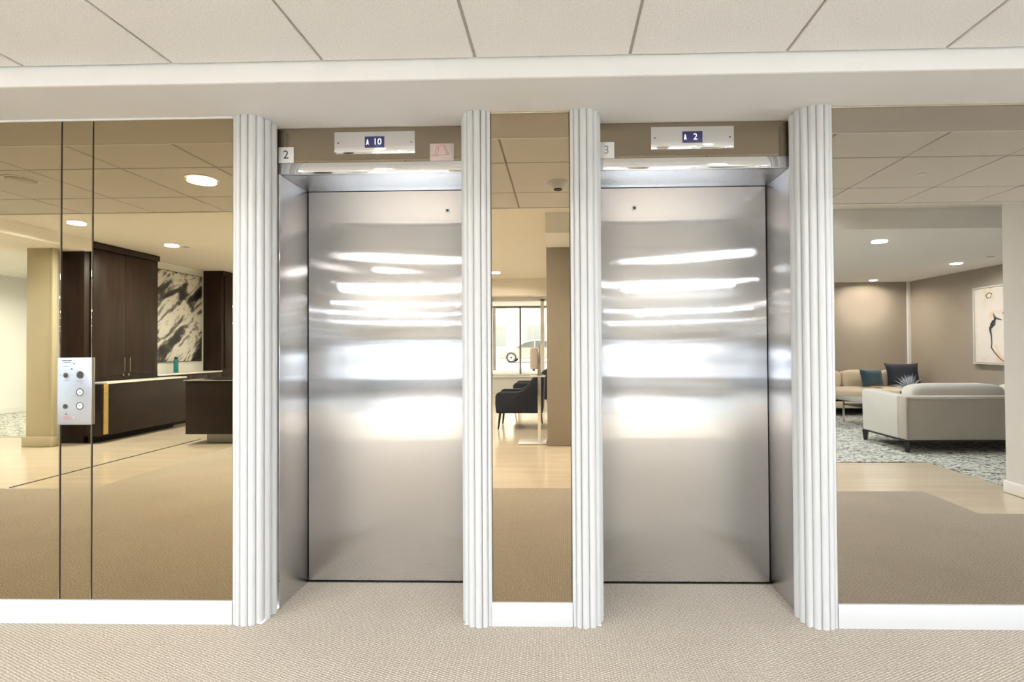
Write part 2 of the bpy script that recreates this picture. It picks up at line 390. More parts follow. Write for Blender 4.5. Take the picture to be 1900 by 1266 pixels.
# tile ceiling -------------------------------------------------------
ceil = thing('ceiling', (0, -1.1, ZC), 'dropped ceiling of square beige acoustic tiles in a thin grid', 'ceiling', kind='structure')
XL = [-0.334 + 0.617 * k for k in range(-12, 12)]
YL = [-0.317, -0.893, -1.535, -1.965]
tile_mesh = {}
for i in range(len(XL) - 1):
    for j in range(3):
        w, d = XL[i + 1] - XL[i] - 0.011, YL[j] - YL[j + 1] - 0.011
        if j not in tile_mesh:
            t = MB().box(-w / 2, w / 2, -d / 2, d / 2, 0, 0.018).build('ceiling_tile', 'ceiling_tile_board', None, bevel=0.003, seg=1)
            tile_mesh[j] = t.data
        else:
            t = bpy.data.objects.new('ceiling_tile', tile_mesh[j]); C.objects.link(t)
        t.parent = ceil; t.matrix_parent_inverse = Matrix.Translation((0, 1.1, -ZC))
        t.location = ((XL[i] + XL[i + 1]) / 2, (YL[j] + YL[j + 1]) / 2, ZC)
for x in XL: bx('grid_bar', 'grid_grey', (x - 0.012, x + 0.012, YL[3], YL[0], ZC + 0.0075, ZC + 0.016), ceil)
for y in YL[1:3]: bx('grid_bar', 'grid_grey', (XL[0], XL[-1], y - 0.012, y + 0.012, ZC + 0.0075, ZC + 0.016), ceil)
struct(bx('ceiling_void', 'wall_backing', (-11.2, 8.0, -1.965, 0.55, 2.66, 2.80)))
struct(MB().box(-11.2, 8.0, -2.0, -1.966, ZC - 0.004, ZL).build('trim_3', 'ceiling_white', smooth=False), 'white edge where the tile ceiling steps up to the lounge ceiling', 'trim')

# lounge ceilings and walls -------------------------------------------
struct(bx('ceiling_lounge', 'ceiling_paint', (-11.2, 8.0, -12.6, -1.98, ZL, ZL + 0.12)), 'smooth cream ceiling over the lounge and reception', 'ceiling')
struct(bx('ceiling_seating', 'ceiling_white', (-0.16, 8.0, -9.0, -3.55, 2.555, ZL + 0.01)), 'lowered white ceiling over the sofas', 'ceiling')
struct(bx('ceiling_hallway', 'ceiling_paint', (-11.2, -6.40, -4.70, -1.99, 2.62, ZL + 0.01)), 'lowered cream ceiling over the hallway past the olive column', 'ceiling')
struct(bx('ceiling_beam', 'ceiling_paint', (-6.85, -0.16, -9.5, -9.2, 2.41, ZL + 0.01)), 'shallow cream beam crossing the lounge ceiling before the windows', 'beam')
struct(bx('wall_lounge_right', 'taupe_wallpaper', (7.08, 7.3, -8.8, -2.25, -0.02, 2.80)), 'taupe wallpapered wall carrying the pale painting', 'wall')
struct(bx('wall_lounge_back', 'taupe_wallpaper', (3.6, 7.3, -8.75, -8.55, -0.02, 2.80)), 'taupe wallpapered wall behind the far beige sofa', 'wall')
struct(bx('trim_4', 'wall_light', (7.03, 7.08, -8.552, -8.50, 0, 2.555)), 'slim pale strip in the corner of the taupe walls', 'trim')
struct(bx('wall_lounge_side', 'wall_white', (3.6, 3.75, -12.5, -8.75, -0.02, 2.80)))
struct(bx('wall_stub', 'wall_light', (3.81, 8.0, -2.24, -2.0, -0.02, 2.80)), 'pale grey wall end at the right edge of the right mirror', 'wall')
struct(bx('baseboard_stub', 'white_trim', (3.795, 8.0, -2.255, -1.988, 0, 0.10), bevel=0.003), 'white baseboard around the pale grey wall end', 'baseboard')
struct(bx('wall_right_end', 'wall_light', (8.0, 8.15, -2.24, -2.0, -0.02, 2.80)))
struct(bx('wall_left', 'wall_white', (-7.05, -6.85, -12.5, -4.515, -0.02, 2.80)), 'white wall behind the reception cabinets', 'wall')
struct(bx('wall_hallway', 'wall_white', (-11.4, -11.2, -12.5, 0.55, -0.02, 2.80)), 'bright white wall at the end of the hallway', 'wall')
struct(bx('wall_hallway_back', 'wall_white', (-11.2, -7.0, -12.7, -12.5, -0.02, 2.80)))
struct(bx('baseboard_hallway', 'wall_light', (-11.2, -11.18, -12.5, -2.0, 0, 0.11)), 'pale baseboard along the hallway wall', 'baseboard')
# columns
oc = thing('olive_column', (-6.86, -4.465, 0), 'olive painted column beside the tall dark cabinet', 'column', kind='structure')
bx('shaft', 'olive_paint', (-7.05, -6.70, -4.50, -4.43, 0, 2.62), oc, bevel=0.004)
bx('corner_strip', 'olive_paint', (-6.725, -6.690, -4.46, -4.42, 0.12, 2.62), oc, bevel=0.003)
bx('base', 'olive_paint', (-7.08, -6.68, -4.51, -4.40, 0, 0.13), oc, bevel=0.004)
gc = thing('taupe_column', (0.14, -4.7, 0), 'taupe square column behind the sanitizer stand', 'column', kind='structure')
bx('shaft', 'taupe_wallpaper', (-0.175, 0.45, -5.0, -4.42, 0, 2.556), gc, bevel=0.003)

# ================================================================== WINDOWS
# street windows at the far end of the lounge
struct(MB().box(-6.9, 3.75, -12.62, -12.42, -0.02, 0.47).box(-6.9, 3.75, -12.62, -12.42, 2.63, 2.80).box(-6.9, -5.45, -12.62, -12.42, 0.47, 2.63).box(3.35, 3.75, -12.62, -12.42, 0.47, 2.63).build('wall_back', 'wall_light', smooth=False), 'pale wall below the street windows', 'wall')
wx = [-5.45, -3.70, -1.95, -0.50, 1.40, 3.35]
wlab = ['street window nearest the reception cabinets', 'street window beside the reception side', 'street window showing the white car, behind the armchairs', 'street window behind the taupe column', 'street window nearest the taupe seating wall']
for i in range(5):
    x0, x1 = wx[i], wx[i + 1]
    w = thing('window_%d' % (i + 1), ((x0 + x1) / 2, -12.5, 0.47), wlab[i], 'window', kind='structure')
    f = MB()
    f.box(x0, x0 + 0.05, -12.56, -12.46, 0.47, 2.63).box(x1 - 0.05, x1, -12.56, -12.46, 0.47, 2.63).box(x0, x1, -12.56, -12.46, 0.47, 0.53).box(x0, x1, -12.56, -12.46, 2.57, 2.63)
    f.build('window_frame', 'white_trim', w)
    xm = x0 + (x1 - x0) * 0.57
    bx('mullion', 'grey_metal', (xm - 0.028, xm + 0.028, -12.54, -12.48, 0.53, 2.42), w)
    bx('transom_bar', 'grey_metal', (x0 + 0.05, x1 - 0.05, -12.54, -12.48, 2.38, 2.44), w)
    bx('pane', 'window_glass', (x0 + 0.05, xm - 0.028, -12.514, -12.508, 0.53, 2.38), w)
    bx('pane', 'window_glass', (xm + 0.028, x1 - 0.05, -12.514, -12.508, 0.53, 2.38), w)
    bx('pane', 'window_glass', (x0 + 0.05, x1 - 0.05, -12.514, -12.508, 2.44, 2.57), w)
    bx('window_sill', 'white_trim', (x0, x1, -12.47, -12.36, 0.44, 0.47), w, bevel=0.004)
# unseen glazed entrance, added to bring daylight into the right end of the lobby
w = thing('window_6', (8.0, -1.0, 0), 'unseen glazed entrance added for daylight at the right end of the elevator lobby', 'window', kind='structure')
MB().box(8.02, 8.12, -2.0, 0.0, 0, 0.06).box(8.02, 8.12, -2.0, 0.0, 2.34, 2.45).box(8.02, 8.12, -2.0, -1.92, 0, 2.4).box(8.02, 8.12, -1.04, -0.96, 0, 2.4).box(8.02, 8.12, -0.08, 0.0, 0, 2.4).build('window_frame', 'grey_metal', w)
bx('pane', 'window_glass', (8.06, 8.066, -1.92, -1.04, 0.06, 2.34), w)
bx('pane', 'window_glass', (8.06, 8.066, -0.96, -0.08, 0.06, 2.34), w)

for nm_, loc, rot, sx, sy in (('street_window_portal', (-1.05, -12.40, 1.55), (R(-90), 0, 0), 8.8, 2.16), ('added_entrance_portal', (7.97, -1.0, 1.2), (0, R(-90), 0), 2.3, 1.9)):
    l = bpy.data.lights.new(nm_, 'AREA'); l.shape = 'RECTANGLE'; l.size = sx; l.size_y = sy; l.cycles.is_portal = True
    o = bpy.data.objects.new(nm_, l); C.objects.link(o); o.location = loc; o.rotation_euler = rot

# ================================================================== MIRRORS
def mirror_panel(x0, x1, z0, z1, mat, label, y0=0.0, name='mirror_panel'):
    t = thing(name, ((x0 + x1) / 2, y0 + 0.004, z0), label, 'mirror')
    bx('glass', mat, (x0, x1, y0, y0 + 0.006, z0, z1), t, bevel=0.0022, seg=1)
    bx('backing', 'mirror_edge', (x0 + 0.0025, x1 - 0.0025, y0 + 0.0061, y0 + 0.0078, z0 + 0.002, z1 - 0.002), t)
    return t
ZM0, ZM1 = 0.1045, 2.338
mirror_panel(-4.70, -3.536, ZM0, ZM1, 'mirror_bronze_gold', 'gold tinted mirror panel farthest left of the service panel')
mirror_panel(-3.530, -2.3365, ZM0, ZM1, 'mirror_bronze_gold', 'wide gold tinted mirror panel at the left edge of the photo')
mirror_panel(-2.3295, -2.1855, ZM0, ZM1, 'mirror_bronze_gold', 'narrow gold tinted mirror strip carrying the steel service panel')
mirror_panel(-2.1795, -1.516, ZM0, ZM1, 'mirror_bronze_gold', 'gold tinted mirror panel between service panel and leftmost fluted pilaster')
mirror_panel(-0.315, 0.0465, ZM0, ZM1, 'mirror_bronze', 'narrow bronze mirror between the two elevators')
mirror_panel(1.2345, 3.40, ZM0, ZM1, 'mirror_bronze_grey', 'wide greyish bronze mirror right of the second elevator')
struct(bx('trim_5', 'white_trim', (-6.2, -1.516, -0.003, 0.0078, ZM1, ZS), bevel=0.001), 'thin white strip above the left mirror panels', 'trim')
struct(bx('trim_6', 'mirror_edge', (-0.315, 0.0465, -0.003, 0.0078, ZM1, ZS), bevel=0.001), 'thin bronze strip above the middle mirror', 'trim')
struct(bx('trim_7', 'mirror_edge', (1.2345, 5.2, -0.003, 0.0078, ZM1, ZS), bevel=0.001), 'thin bronze strip above the right mirror', 'trim')
for x in (-2.333, -2.1825): bx('trim_8' if x < -2.3 else 'trim_9', 'dark_gap', (x - 0.004, x + 0.004, 0.0045, 0.0078, ZM0, ZM1))
for n_, l_ in (('trim_8', 'dark joint left of the narrow mirror strip'), ('trim_9', 'dark joint right of the narrow mirror strip')): struct(bpy.data.objects[n_], l_, 'joint')

# ================================================================== FLUTED PILASTERS
FP = [(0, 0.004), (0.018, -0.012), (0.044, -0.020), (0.078, -0.019), (0.110, -0.004), (0.130, 0.030), (0.136, 0.075), (0.137, 0.124)]
def pilaster(x0, sgn, label):
    t = thing('fluted_pilaster', (x0 + sgn * 0.07, 0.05, 0), label, 'pilaster', 'white fluted pilasters')
    P = [(x0 + sgn * a, b) for a, b in FP]
    core = [(x0 + sgn * 0.004, 0.0075)] + [(x0 + sgn * (0.5 * a + 0.5 * 0.06 - 0.0) if False else x0 + sgn * (a - 0.008 if a > 0.09 else max(a, 0.006)), b + 0.006) for a, b in FP] + [(x0 + sgn * 0.03, 0.124)]
    for i in range(len(P) - 1):
        (ax, ay), (bx_, by) = P[i], P[i + 1]
        dx, dy = bx_ - ax, by - ay; L = math.hypot(dx, dy); ux, uy = dx / L, dy / L
        nx, ny = (uy, -ux) if sgn > 0 else (-uy, ux)
        g = 0.0020; n = 8; h = 0.26 * L
        rr = (h * h + (L / 2 - g) ** 2) / (2 * h); th = math.asin(min(1, (L / 2 - g) / rr))
        poly = []
        for k in range(n + 1):
            q = -th + 2 * th * k / n
            s_, o_ = rr * math.sin(q), rr * math.cos(q) - (rr - h)
            poly.append((ax + ux * (L / 2 + s_) + nx * o_, ay + uy * (L / 2 + s_) + ny * o_))
        poly += [(bx_ - ux * g - nx * 0.009, by - uy * g - ny * 0.009), (ax + ux * g - nx * 0.009, ay + uy * g - ny * 0.009)]
        MB().prism(poly, 'Z', 0, ZS).build('flute', 'white_gloss', t)
    cr = [(x0 + sgn * a, b) for a, b in [(0.003, 0.0075), (0.02, -0.006), (0.045, -0.0135), (0.077, -0.0125), (0.105, 0.001), (0.1235, 0.032), (0.1295, 0.075), (0.1305, 0.122), (0.003, 0.122)]]
    MB().prism(cr, 'Z', 0, ZS).build('core', 'wall_backing', t)
    return t
pilaster(-1.515, 1, 'white fluted pilaster left of elevator 2')
pilaster(-0.315, -1, 'white fluted pilaster between elevator 2 and the middle mirror')
pilaster(0.047, 1, 'white fluted pilaster between the middle mirror and elevator 3')
pilaster(1.2345, -1, 'white fluted pilaster right of elevator 3')

# ================================================================== ELEVATORS
def elevator(n, x0, x1, num, floor_txt, lock_x, plaque_x, label):
    d = thing('door_%d' % n, ((x0 + x1) / 2, 0.3, 0), label, 'elevator door', kind='structure')
    yf, yd = 0.14, 0.435; side = 'left' if n == 1 else 'right'
    for s, xa in ((-1, x0), (1, x1)):
        j = MB().box(*( (xa - 0.03, xa) if s < 0 else (xa, xa + 0.03) ), yf, yd + 0.03, 0, 2.118).build('jamb', 'steel_jamb', d, bevel=0.0015)
        bx('jamb_edge', 'steel_polished', ((xa - 0.030, xa + 0.001) if s < 0 else (xa - 0.001, xa + 0.030)) + (yf - 0.006, yf, 0, 2.118), d)
    bx('header', 'steel_polished', (x0 - 0.03, x1 + 0.03, yf - 0.004, yf + 0.02, 2.118, 2.172), d, bevel=0.0012)
    bx('head_lining', 'steel_jamb', (x0 - 0.03, x1 + 0.03, yf + 0.02, yd + 0.03, 2.1185, 2.16), d)
    bx('shaft_shadow', 'dark_gap', (x0 - 0.03, x1 + 0.03, yd + 0.030, yd + 0.036, -0.003, 2.16), d)
    p = bx('door_panel', 'steel_brushed', (x0 + 0.0025, x1 - 0.0025, yd, yd + 0.028, 0.010, 2.1165), d, bevel=0.0012)
    lk_ = MB().ring((lock_x, 2.008), 0.0075, 0.0135, 'Y', yd - 0.0035, yd + 0.001).build('lock_ring', 'chrome', p)
    MB().cyl((lock_x, 2.008), 0.0075, 'Y', yd - 0.0012, yd + 0.001, 16).build('lock_hole', 'ink', p)
    bx('sill', 'dark_metal', (x0, x1, yd - 0.003, yd + 0.03, 0.0, 0.0045), d)
    # bronze transom mirror above the opening
    mirror_panel(x0 - 0.03, x1 + 0.03, 2.1725, 2.345, 'mirror_bronze_dark', 'dark bronze mirror transom above the %s elevator' % side, y0=0.1415, name='transom_mirror')
    # floor indicator
    cx = (x0 + x1) / 2 + (0.010 if n == 1 else -0.002)
    f = thing('floor_indicator', (cx, 0.138, 2.212), 'polished steel floor indicator with lit number %s above the %s elevator' % (floor_txt, side), 'indicator', 'elevator floor indicators')
    bx('plate', 'steel_polished', (cx - 0.1985, cx + 0.1985, 0.1375, 0.1412, 2.214, 2.322), f, bevel=0.0012)
    bx('screen', 'navy_screen', (cx - 0.048, cx + 0.048, 0.1362, 0.1375, 2.243, 2.298), f, bevel=0.0004)
    MB().prism([(cx - 0.041, 2.256), (cx - 0.036, 2.284), (cx - 0.033, 2.284), (cx - 0.028, 2.256), (cx - 0.0345, 2.262)], 'Y', 0.1355, 0.1362).build('up_arrow', 'lit_digits', f)
    text('numeral', floor_txt, 'lit_digits', 0.043, (cx + 0.014, 0.1358, 2.2705), f)
    for sx in (-0.180, 0.180): MB().cyl((cx + sx, 2.268), 0.0035, 'Y', 0.1366, 0.138, 12).build('screw', 'ink', f)
    # car number plaque
    q = thing('number_plaque', (plaque_x + 0.038, 0.138, 2.174), 'small pale plaque with the number %s over the %s elevator corner' % (num, side), 'plaque', 'elevator number plaques')
    bx('plate', 'plaque', (plaque_x, plaque_x + 0.076, 0.1345, 0.1413, 2.1735, 2.2515), q, bevel=0.0012)
    text('numeral', num, 'ink' if n == 1 else 'ink_soft', 0.058, (plaque_x + 0.038, 0.1342, 2.212), q)
    return d
elevator(1, -1.372, -0.450, '2', '10', -0.607, -1.376, 'brushed steel elevator door with recessed steel frame under plaque 2')
elevator(2, 0.184, 1.103, '3', '2', 0.402, 0.190, 'brushed steel elevator door with recessed steel frame under plaque 3')

# firefighter sign ----------------------------------------------------
fs = thing('firefighter_sign', (-0.57, 0.139, 2.174), 'pinkish plate engraved with a fire helmet outline above elevator 2', 'sign')
bx('plate', 'pink_plate', (-0.629, -0.511, 0.1365, 0.1413, 2.1735, 2.258), fs, bevel=0.0012)
hx, hz = -0.629, 2.1735
def hp(a, b): return (hx + a * 0.118, 0.1360, hz + b * 0.0845)
for pts in ([(0.06, .26), (.12, .33), (.20, .36), (.45, .33), (.75, .36), (.80, .42)], [(.20, .36), (.25, .62), (.30, .86), (.36, .70), (.34, .50), (.27, .36)], [(.38, .84), (.50, .88), (.60, .84), (.68, .66), (.74, .48), (.80, .40)], [(.34, .60), (.38, .84)], [(.60, .84), (.62, .60), (.70, .38)], [(.06, .26), (.30, .27), (.38, .33)]):
    MB().tube([hp(*q) for q in pts], 0.0008, 5).build('helmet_line', 'red_ink', fs)

# service panel -------------------------------------------------------
sp = thing('service_panel', (-2.258, -0.004, 0.916), 'brushed steel elevator call panel with buttons and key switches on the mirror', 'call panel')
bx('plate', 'steel_plate', (-2.3385, -2.1765, -0.010, -0.0002, 0.916, 1.228), sp, bevel=0.002)
def px2(u, v): return -2.339 + (u - 205) / 450 * 0.162, 1.228 - (v - 172) / 868 * 0.312     # from the panel's own layout drawing
def call_button(u, v, up):
    x, z = px2(u, v)
    b = MB().ring((x, z), 0.0135, 0.018, 'Y', -0.0135, -0.009).build('call_button', 'chrome', sp)
    MB().cyl((x, z), 0.013, 'Y', -0.0125, -0.009, 24).build('button_face', 'plaque', b)
    s = 1 if up else -1
    MB().prism([(x - 0.006, z - s * 0.004), (x + 0.006, z - s * 0.004), (x, z + s * 0.006)], 'Y', -0.0131, -0.0124).build('arrow', 'ink_soft', b)
call_button(512, 618, True); call_button(512, 796, False)
def key_switch(u, v, r, ring=True):
    x, z = px2(u, v)
    b = MB().ring((x, z), r * 0.72, r, 'Y', -0.0125, -0.009).build('key_switch', 'chrome', sp)
    MB().cyl((x, z), r * 0.72, 'Y', -0.0135, -0.009, 20).build('barrel', 'dark_metal', b)
    bx('key_slot', 'ink', (x - 0.0008, x + 0.0008, -0.0139, -0.0134, z - r * 0.45, z + r * 0.45), b)
key_switch(322, 402, 0.0125); key_switch(512, 396, 0.0175); key_switch(318, 803, 0.0125)
for u, v, m_ in ((428, 253, 'ink'), (397, 320, 'ink'), (327, 900, 'ink'), (430, 947, 'white_gloss')):
    x, z = px2(u, v); MB().cyl((x, z), 0.0032, 'Y', -0.0118, -0.0095, 14).build('pilot_lamp', m_, sp)
def print_line(u0, u1, v, m_, h=5):
    (a, z), (b, _) = px2(u0, v), px2(u1, v); hh = h / 868 * 0.312 / 2; x = a
    rnd = random.Random(int(u0 * 7 + v))
    mb = MB()
    while x < b - 0.001:
        w_ = rnd.uniform(0.0012, 0.0032); mb.box(x, min(b, x + w_), -0.01045, -0.0099, z - hh, z + hh); x += w_ + rnd.uniform(0.0006, 0.0012)
    mb.build('printed_line', m_, sp, smooth=False)
for a in ((268, 395, 212, 'ink', 9), (285, 380, 232, 'ink', 8), (278, 385, 256, 'ink_soft', 4), (290, 370, 272, 'ink_soft', 6), (285, 372, 288, 'ink_soft', 6), (232, 264, 403, 'ink_soft', 7), (394, 415, 403, 'ink_soft', 5), (318, 340, 338, 'ink_soft', 5), (282, 380, 470, 'ink_soft', 8),
          (446, 470, 342, 'ink_soft', 6), (462, 562, 468, 'ink_soft', 7), (465, 562, 485, 'ink_soft', 8), (505, 550, 505, 'ink_soft', 7), (300, 350, 622, 'grid_grey', 3), (318, 346, 652, 'grid_grey', 3), (316, 350, 868, 'ink_soft', 5), (296, 366, 930, 'red_ink', 5), (276, 394, 950, 'red_ink', 7), (304, 362, 970, 'red_ink', 6)):
    print_line(*a)

# ================================================================== RECEPTION (left side, seen in the gold mirror)
def handle(parent, x, y, z0, z1):
    MB().tube([(x, y, z0), (x + 0.035, y, z0), (x + 0.035, y, z1), (x, y, z1)], 0.007, 8).build('handle', 'chrome', parent)
def tall_cabinet(y0, y1, label, ndoor=2):
    t = thing('tall_cabinet', (-6.67, (y0 + y1) / 2, 0), label, 'cabinet', 'tall dark reception cabinets')
    bx('body', 'wood_espresso', (-6.85, -6.50, y0, y1, 0, ZL - 0.002), t, bevel=0.003)
    m = 0.08; w_ = (y1 - y0 - 2 * m) / ndoor
    bx('crown', 'wood_espresso', (-6.50, -6.465, y0, y1, ZL - 0.09, ZL - 0.003), t, bevel=0.003)
    for i in range(ndoor):
        d = bx('cabinet_door', 'wood_espresso', (-6.50, -6.478, y0 + m + w_ * i + 0.003, y0 + m + w_ * (i + 1) - 0.003, 0.90, ZL - 0.11), t, bevel=0.003)
        yy = (y0 + m + w_ - 0.05) if i == 0 else (y0 + m + w_ + 0.05)
        handle(d, -6.478, yy, 0.94, 1.16)
        MB().lathe([(0.012, 0.885), (0.012, 0.91)], (-6.47, yy)).build('lock', 'chrome', d)
    return t
tall_cabinet(-6.01, -4.68, 'tall dark wood cabinet with two doors beside the olive column')
tall_cabinet(-9.0, -7.62, 'tall dark wood cabinet beyond the black and white painting')
ct = thing('low_counter', (-6.33, -5.4, 0), 'low dark counter with white stone top before the tall cabinet', 'counter')
bx('body', 'wood_counter', (-6.44, -6.20, -6.24, -4.62, 0.10, 0.80), ct, bevel=0.003)
bx('plinth', 'dark_gap', (-6.44, -6.38, -6.2, -4.68, 0, 0.10), ct)
bx('counter_top', 'stone_white', (-6.44, -6.19, -6.25, -4.70, 0.80, 0.825), ct, bevel=0.003)
bx('gold_strip', 'gold_leaf', (-6.203, -6.190, -4.72, -4.645, 0.12, 0.80), ct, bevel=0.002)
cr = thing('credenza', (-6.67, -6.8, 0), 'low dark credenza with white top between the tall cabinets', 'credenza')
bx('body', 'wood_espresso', (-6.845, -6.50, -7.61, -6.02, 0.0, 0.84), cr, bevel=0.003)
bx('counter_top', 'stone_white', (-6.845, -6.47, -7.615, -6.015, 0.84, 0.865), cr, bevel=0.003)
for i in range(4):
    y = -7.59 + i * 0.39
    d = bx('drawer', 'wood_espresso', (-6.50, -6.482, y, y + 0.38, 0.60, 0.82), cr, bevel=0.003); MB().tube([(-6.482, y + 0.14, 0.72), (-6.455, y + 0.14, 0.72), (-6.455, y + 0.24, 0.72), (-6.482, y + 0.24, 0.72)], 0.006).build('handle', 'chrome', d)
    bx('cabinet_door', 'wood_espresso', (-6.50, -6.482, y, y + 0.38, 0.08, 0.59), cr, bevel=0.003)
bt = thing('water_bottle', (-6.80, -6.80, 0.865), 'teal water bottle on the credenza under the painting', 'bottle')
MB().lathe([(0.034, 0.866), (0.038, 0.88), (0.038, 1.07), (0.030, 1.095), (0.024, 1.10)], (-6.72, -6.72)).build('body', 'teal_bottle', bt)
MB().lathe([(0.026, 1.10), (0.026, 1.13), (0.020, 1.14)], (-6.72, -6.72)).build('cap', 'black_plastic', bt)
pa = thing('abstract_painting', (-6.83, -7.0, 1.06), 'large black and white abstract painting over the credenza', 'painting')
bx('canvas', 'art_black_white', (-6.848, -6.815, -7.53, -6.25, 1.06, 2.64), pa, bevel=0.002)
bx('edge_frame', 'black_plastic', (-6.849, -6.825, -7.54, -6.24, 1.05, 2.65), pa)
# reception desk facing the elevators
rd = thing('reception_desk', (-4.1, -4.9, 0), 'dark reception desk with glass top on a grey plinth', 'desk')
bx('front_panel', 'wood_counter', (-5.01, -2.9, -4.63, -4.57, 0.135, 0.845), rd, bevel=0.003)
bx('side_panel', 'wood_counter', (-5.01, -4.95, -5.3, -4.63, 0.135, 0.845), rd, bevel=0.003)
bx('side_panel', 'wood_counter', (-2.96, -2.9, -5.3, -4.63, 0.135, 0.845), rd, bevel=0.003)
bx('desk_top', 'wood_counter', (-4.95, -2.96, -5.3, -4.63, 0.78, 0.82), rd, bevel=0.003)
bx('glass_top', 'chrome', (-5.03, -2.88, -5.32, -4.55, 0.846, 0.858), rd, bevel=0.002)
bx('plinth', 'grey_metal', (-4.82, -3.1, -5.2, -4.72, 0.0, 0.135), rd)

# ================================================================== CENTRE OF THE LOUNGE (seen in the narrow mirror)
def armchair(cx, cy, label):
    """tub chair facing -x; profile in x-z"""
    t = thing('armchair', (cx, cy, 0), label, 'armchair', 'navy velvet armchairs by the windows')
    prof = [(-0.36, 0.25), (-0.375, 0.40), (-0.37, 0.52), (-0.345, 0.565), (-0.30, 0.58), (-0.02, 0.58), (0.06, 0.61), (0.14, 0.70), (0.20, 0.79), (0.27, 0.83), (0.35, 0.83), (0.385, 0.79), (0.36, 0.25)]
    for y0, y1 in ((-0.36, -0.27), (0.27, 0.36)):
        MB().prism([(cx + a, b) for a, b in prof], 'Y', cy + y0, cy + y1).build('arm', 'navy_velvet', t, bevel=0.018, seg=3)
    MB().prism([(cx + 0.16, 0.25), (cx + 0.22, 0.80), (cx + 0.27, 0.83), (cx + 0.35, 0.83), (cx + 0.385, 0.79), (cx + 0.36, 0.25)], 'Y', cy - 0.275, cy + 0.275).build('backrest', 'navy_velvet', t, bevel=0.015, seg=3)
    bx('seat_frame', 'navy_velvet', (cx - 0.34, cx + 0.25, cy - 0.28, cy + 0.28, 0.25, 0.33), t, bevel=0.01)
    MB().pillow((cx - 0.08, cy, 0.395), (0.28, 0.265, 0.075), 0.25, 0.5).build('seat_cushion', 'navy_velvet', t, ang=80)
    for sx in (-1, 1):
        for sy in (-1, 1):
            x, y = cx + 0.30 * sx, cy + 0.30 * sy
            MB().tube([(x, y, 0.26), (x + 0.03 * sx, y + 0.02 * sy, 0.0)], [0.022, 0.012], 10).build('leg', 'wood_black', t)
    return t
armchair(-0.64, -6.13, 'navy velvet armchair nearest the sanitizer stand')
armchair(-0.56, -8.3, 'navy velvet armchair farther back by the street window')
st = thing('sanitizer_stand', (-0.30, -4.68, 0), 'chrome floor stand with pale hand sanitizer dispenser and drip tray', 'stand')
bx('base_plate', 'stone_white', (-0.56, -0.19, -4.86, -4.50, 0, 0.016), st, bevel=0.003)
bx('pole', 'chrome', (-0.305, -0.262, -4.65, -4.607, 0.016, 1.30), st, bevel=0.004)
dp = MB().pillow((-0.352, -4.63, 1.12), (0.052, 0.05, 0.145), 0.35, 0.3).build('dispenser', 'dispenser_grey', st, ang=80)
bx('nozzle', 'ink', (-0.37, -0.34, -4.65, -4.61, 0.955, 0.98), dp)
bx('drip_tray', 'stone_white', (-0.40, -0.20, -4.70, -4.54, 0.875, 0.89), st, bevel=0.003)

# ================================================================== SEATING AREA (seen in the right mirror)
rug = MB().prism([(2.2, -3.43), (3.95, -3.43), (3.95, -2.42), (7.0, -2.42), (7.0, -8.4), (2.2, -8.4)], 'Z', -0.003, 0.003).build('area_rug', 'rug_pattern', smooth=False)
tag(rug, 'blue grey and cream streaked rug under the sofas', 'rug')
rug2 = MB().prism([(-11.1, -5.2), (-7.5, -5.2), (-7.5, -9.5), (-11.1, -9.5)], 'Z', -0.003, 0.003).build('area_rug', 'rug_pattern', smooth=False)
tag(rug2, 'pale streaked rug in the hallway beyond the olive column', 'rug')
def leg(t, x, y, z1, r=0.035):
    MB().cyl((x, y), r * 0.6, 'Z', 0.003, z1, 4, r2=r).build('leg', 'wood_black', t)
so = thing('sofa', (5.3, -4.4, 0), 'light linen sofa with its back to the mirror and dark tapered legs', 'sofa', 'lounge sofas')
bx('base_rail', 'wood_black', (4.06, 6.58, -4.86, -3.93, 0.125, 0.150), so, bevel=0.003)
bx('back', 'sofa_linen_shaded', (4.035, 6.60, -4.06, -3.905, 0.15, 0.665), so, bevel=0.022, seg=3)
for x0, x1 in ((4.03, 4.16), (6.47, 6.60)):
    MB().prism([(-4.80, 0.15), (-4.82, 0.64), (-4.79, 0.685), (-4.70, 0.69), (-4.06, 0.665), (-4.06, 0.15)], 'X', x0, x1).build('arm', 'sofa_linen_lit', so, bevel=0.02, seg=3)
bx('seat_deck', 'sofa_linen_lit', (4.16, 6.47, -4.90, -4.05, 0.15, 0.30), so, bevel=0.02, seg=3)
MB().tube([(4.05, -3.904, 0.16), (4.05, -3.904, 0.635), (6.585, -3.904, 0.635), (6.585, -3.904, 0.16)], 0.006, 6).build('piping', 'sofa_linen_shaded', so)
for k in range(2):
    xc = 4.75 + 1.135 * k
    MB().pillow((xc, -4.56, 0.385), (0.575, 0.40, 0.085), 0.22, 0.45).build('seat_cushion', 'sofa_linen_lit', so, ang=80)
    MB().pillow((xc, -4.16, 0.60), (0.565, 0.115, 0.20), 0.22, 0.4).build('back_cushion', 'sofa_linen_lit', so, ang=80)
for x in (4.08, 6.54):
    for y in (-3.96, -4.82): leg(so, x, y, 0.13, 0.045)
s2 = thing('sofa', (5.4, -7.9, 0), 'long beige sofa against the back taupe wall', 'sofa', 'lounge sofas')
bx('base', 'sofa_beige', (3.9, 6.95, -8.45, -7.25, 0.14, 0.26), s2, bevel=0.02, seg=3)
bx('back', 'sofa_beige', (3.9, 6.95, -8.47, -8.22, 0.26, 0.68), s2, bevel=0.03, seg=3)
for k in range(3):
    xc = 4.42 + 1.01 * k
    MB().pillow((xc, -7.70, 0.375), (0.51, 0.47, 0.105), 0.22, 0.4).build('seat_cushion', 'sofa_beige', s2, ang=80)
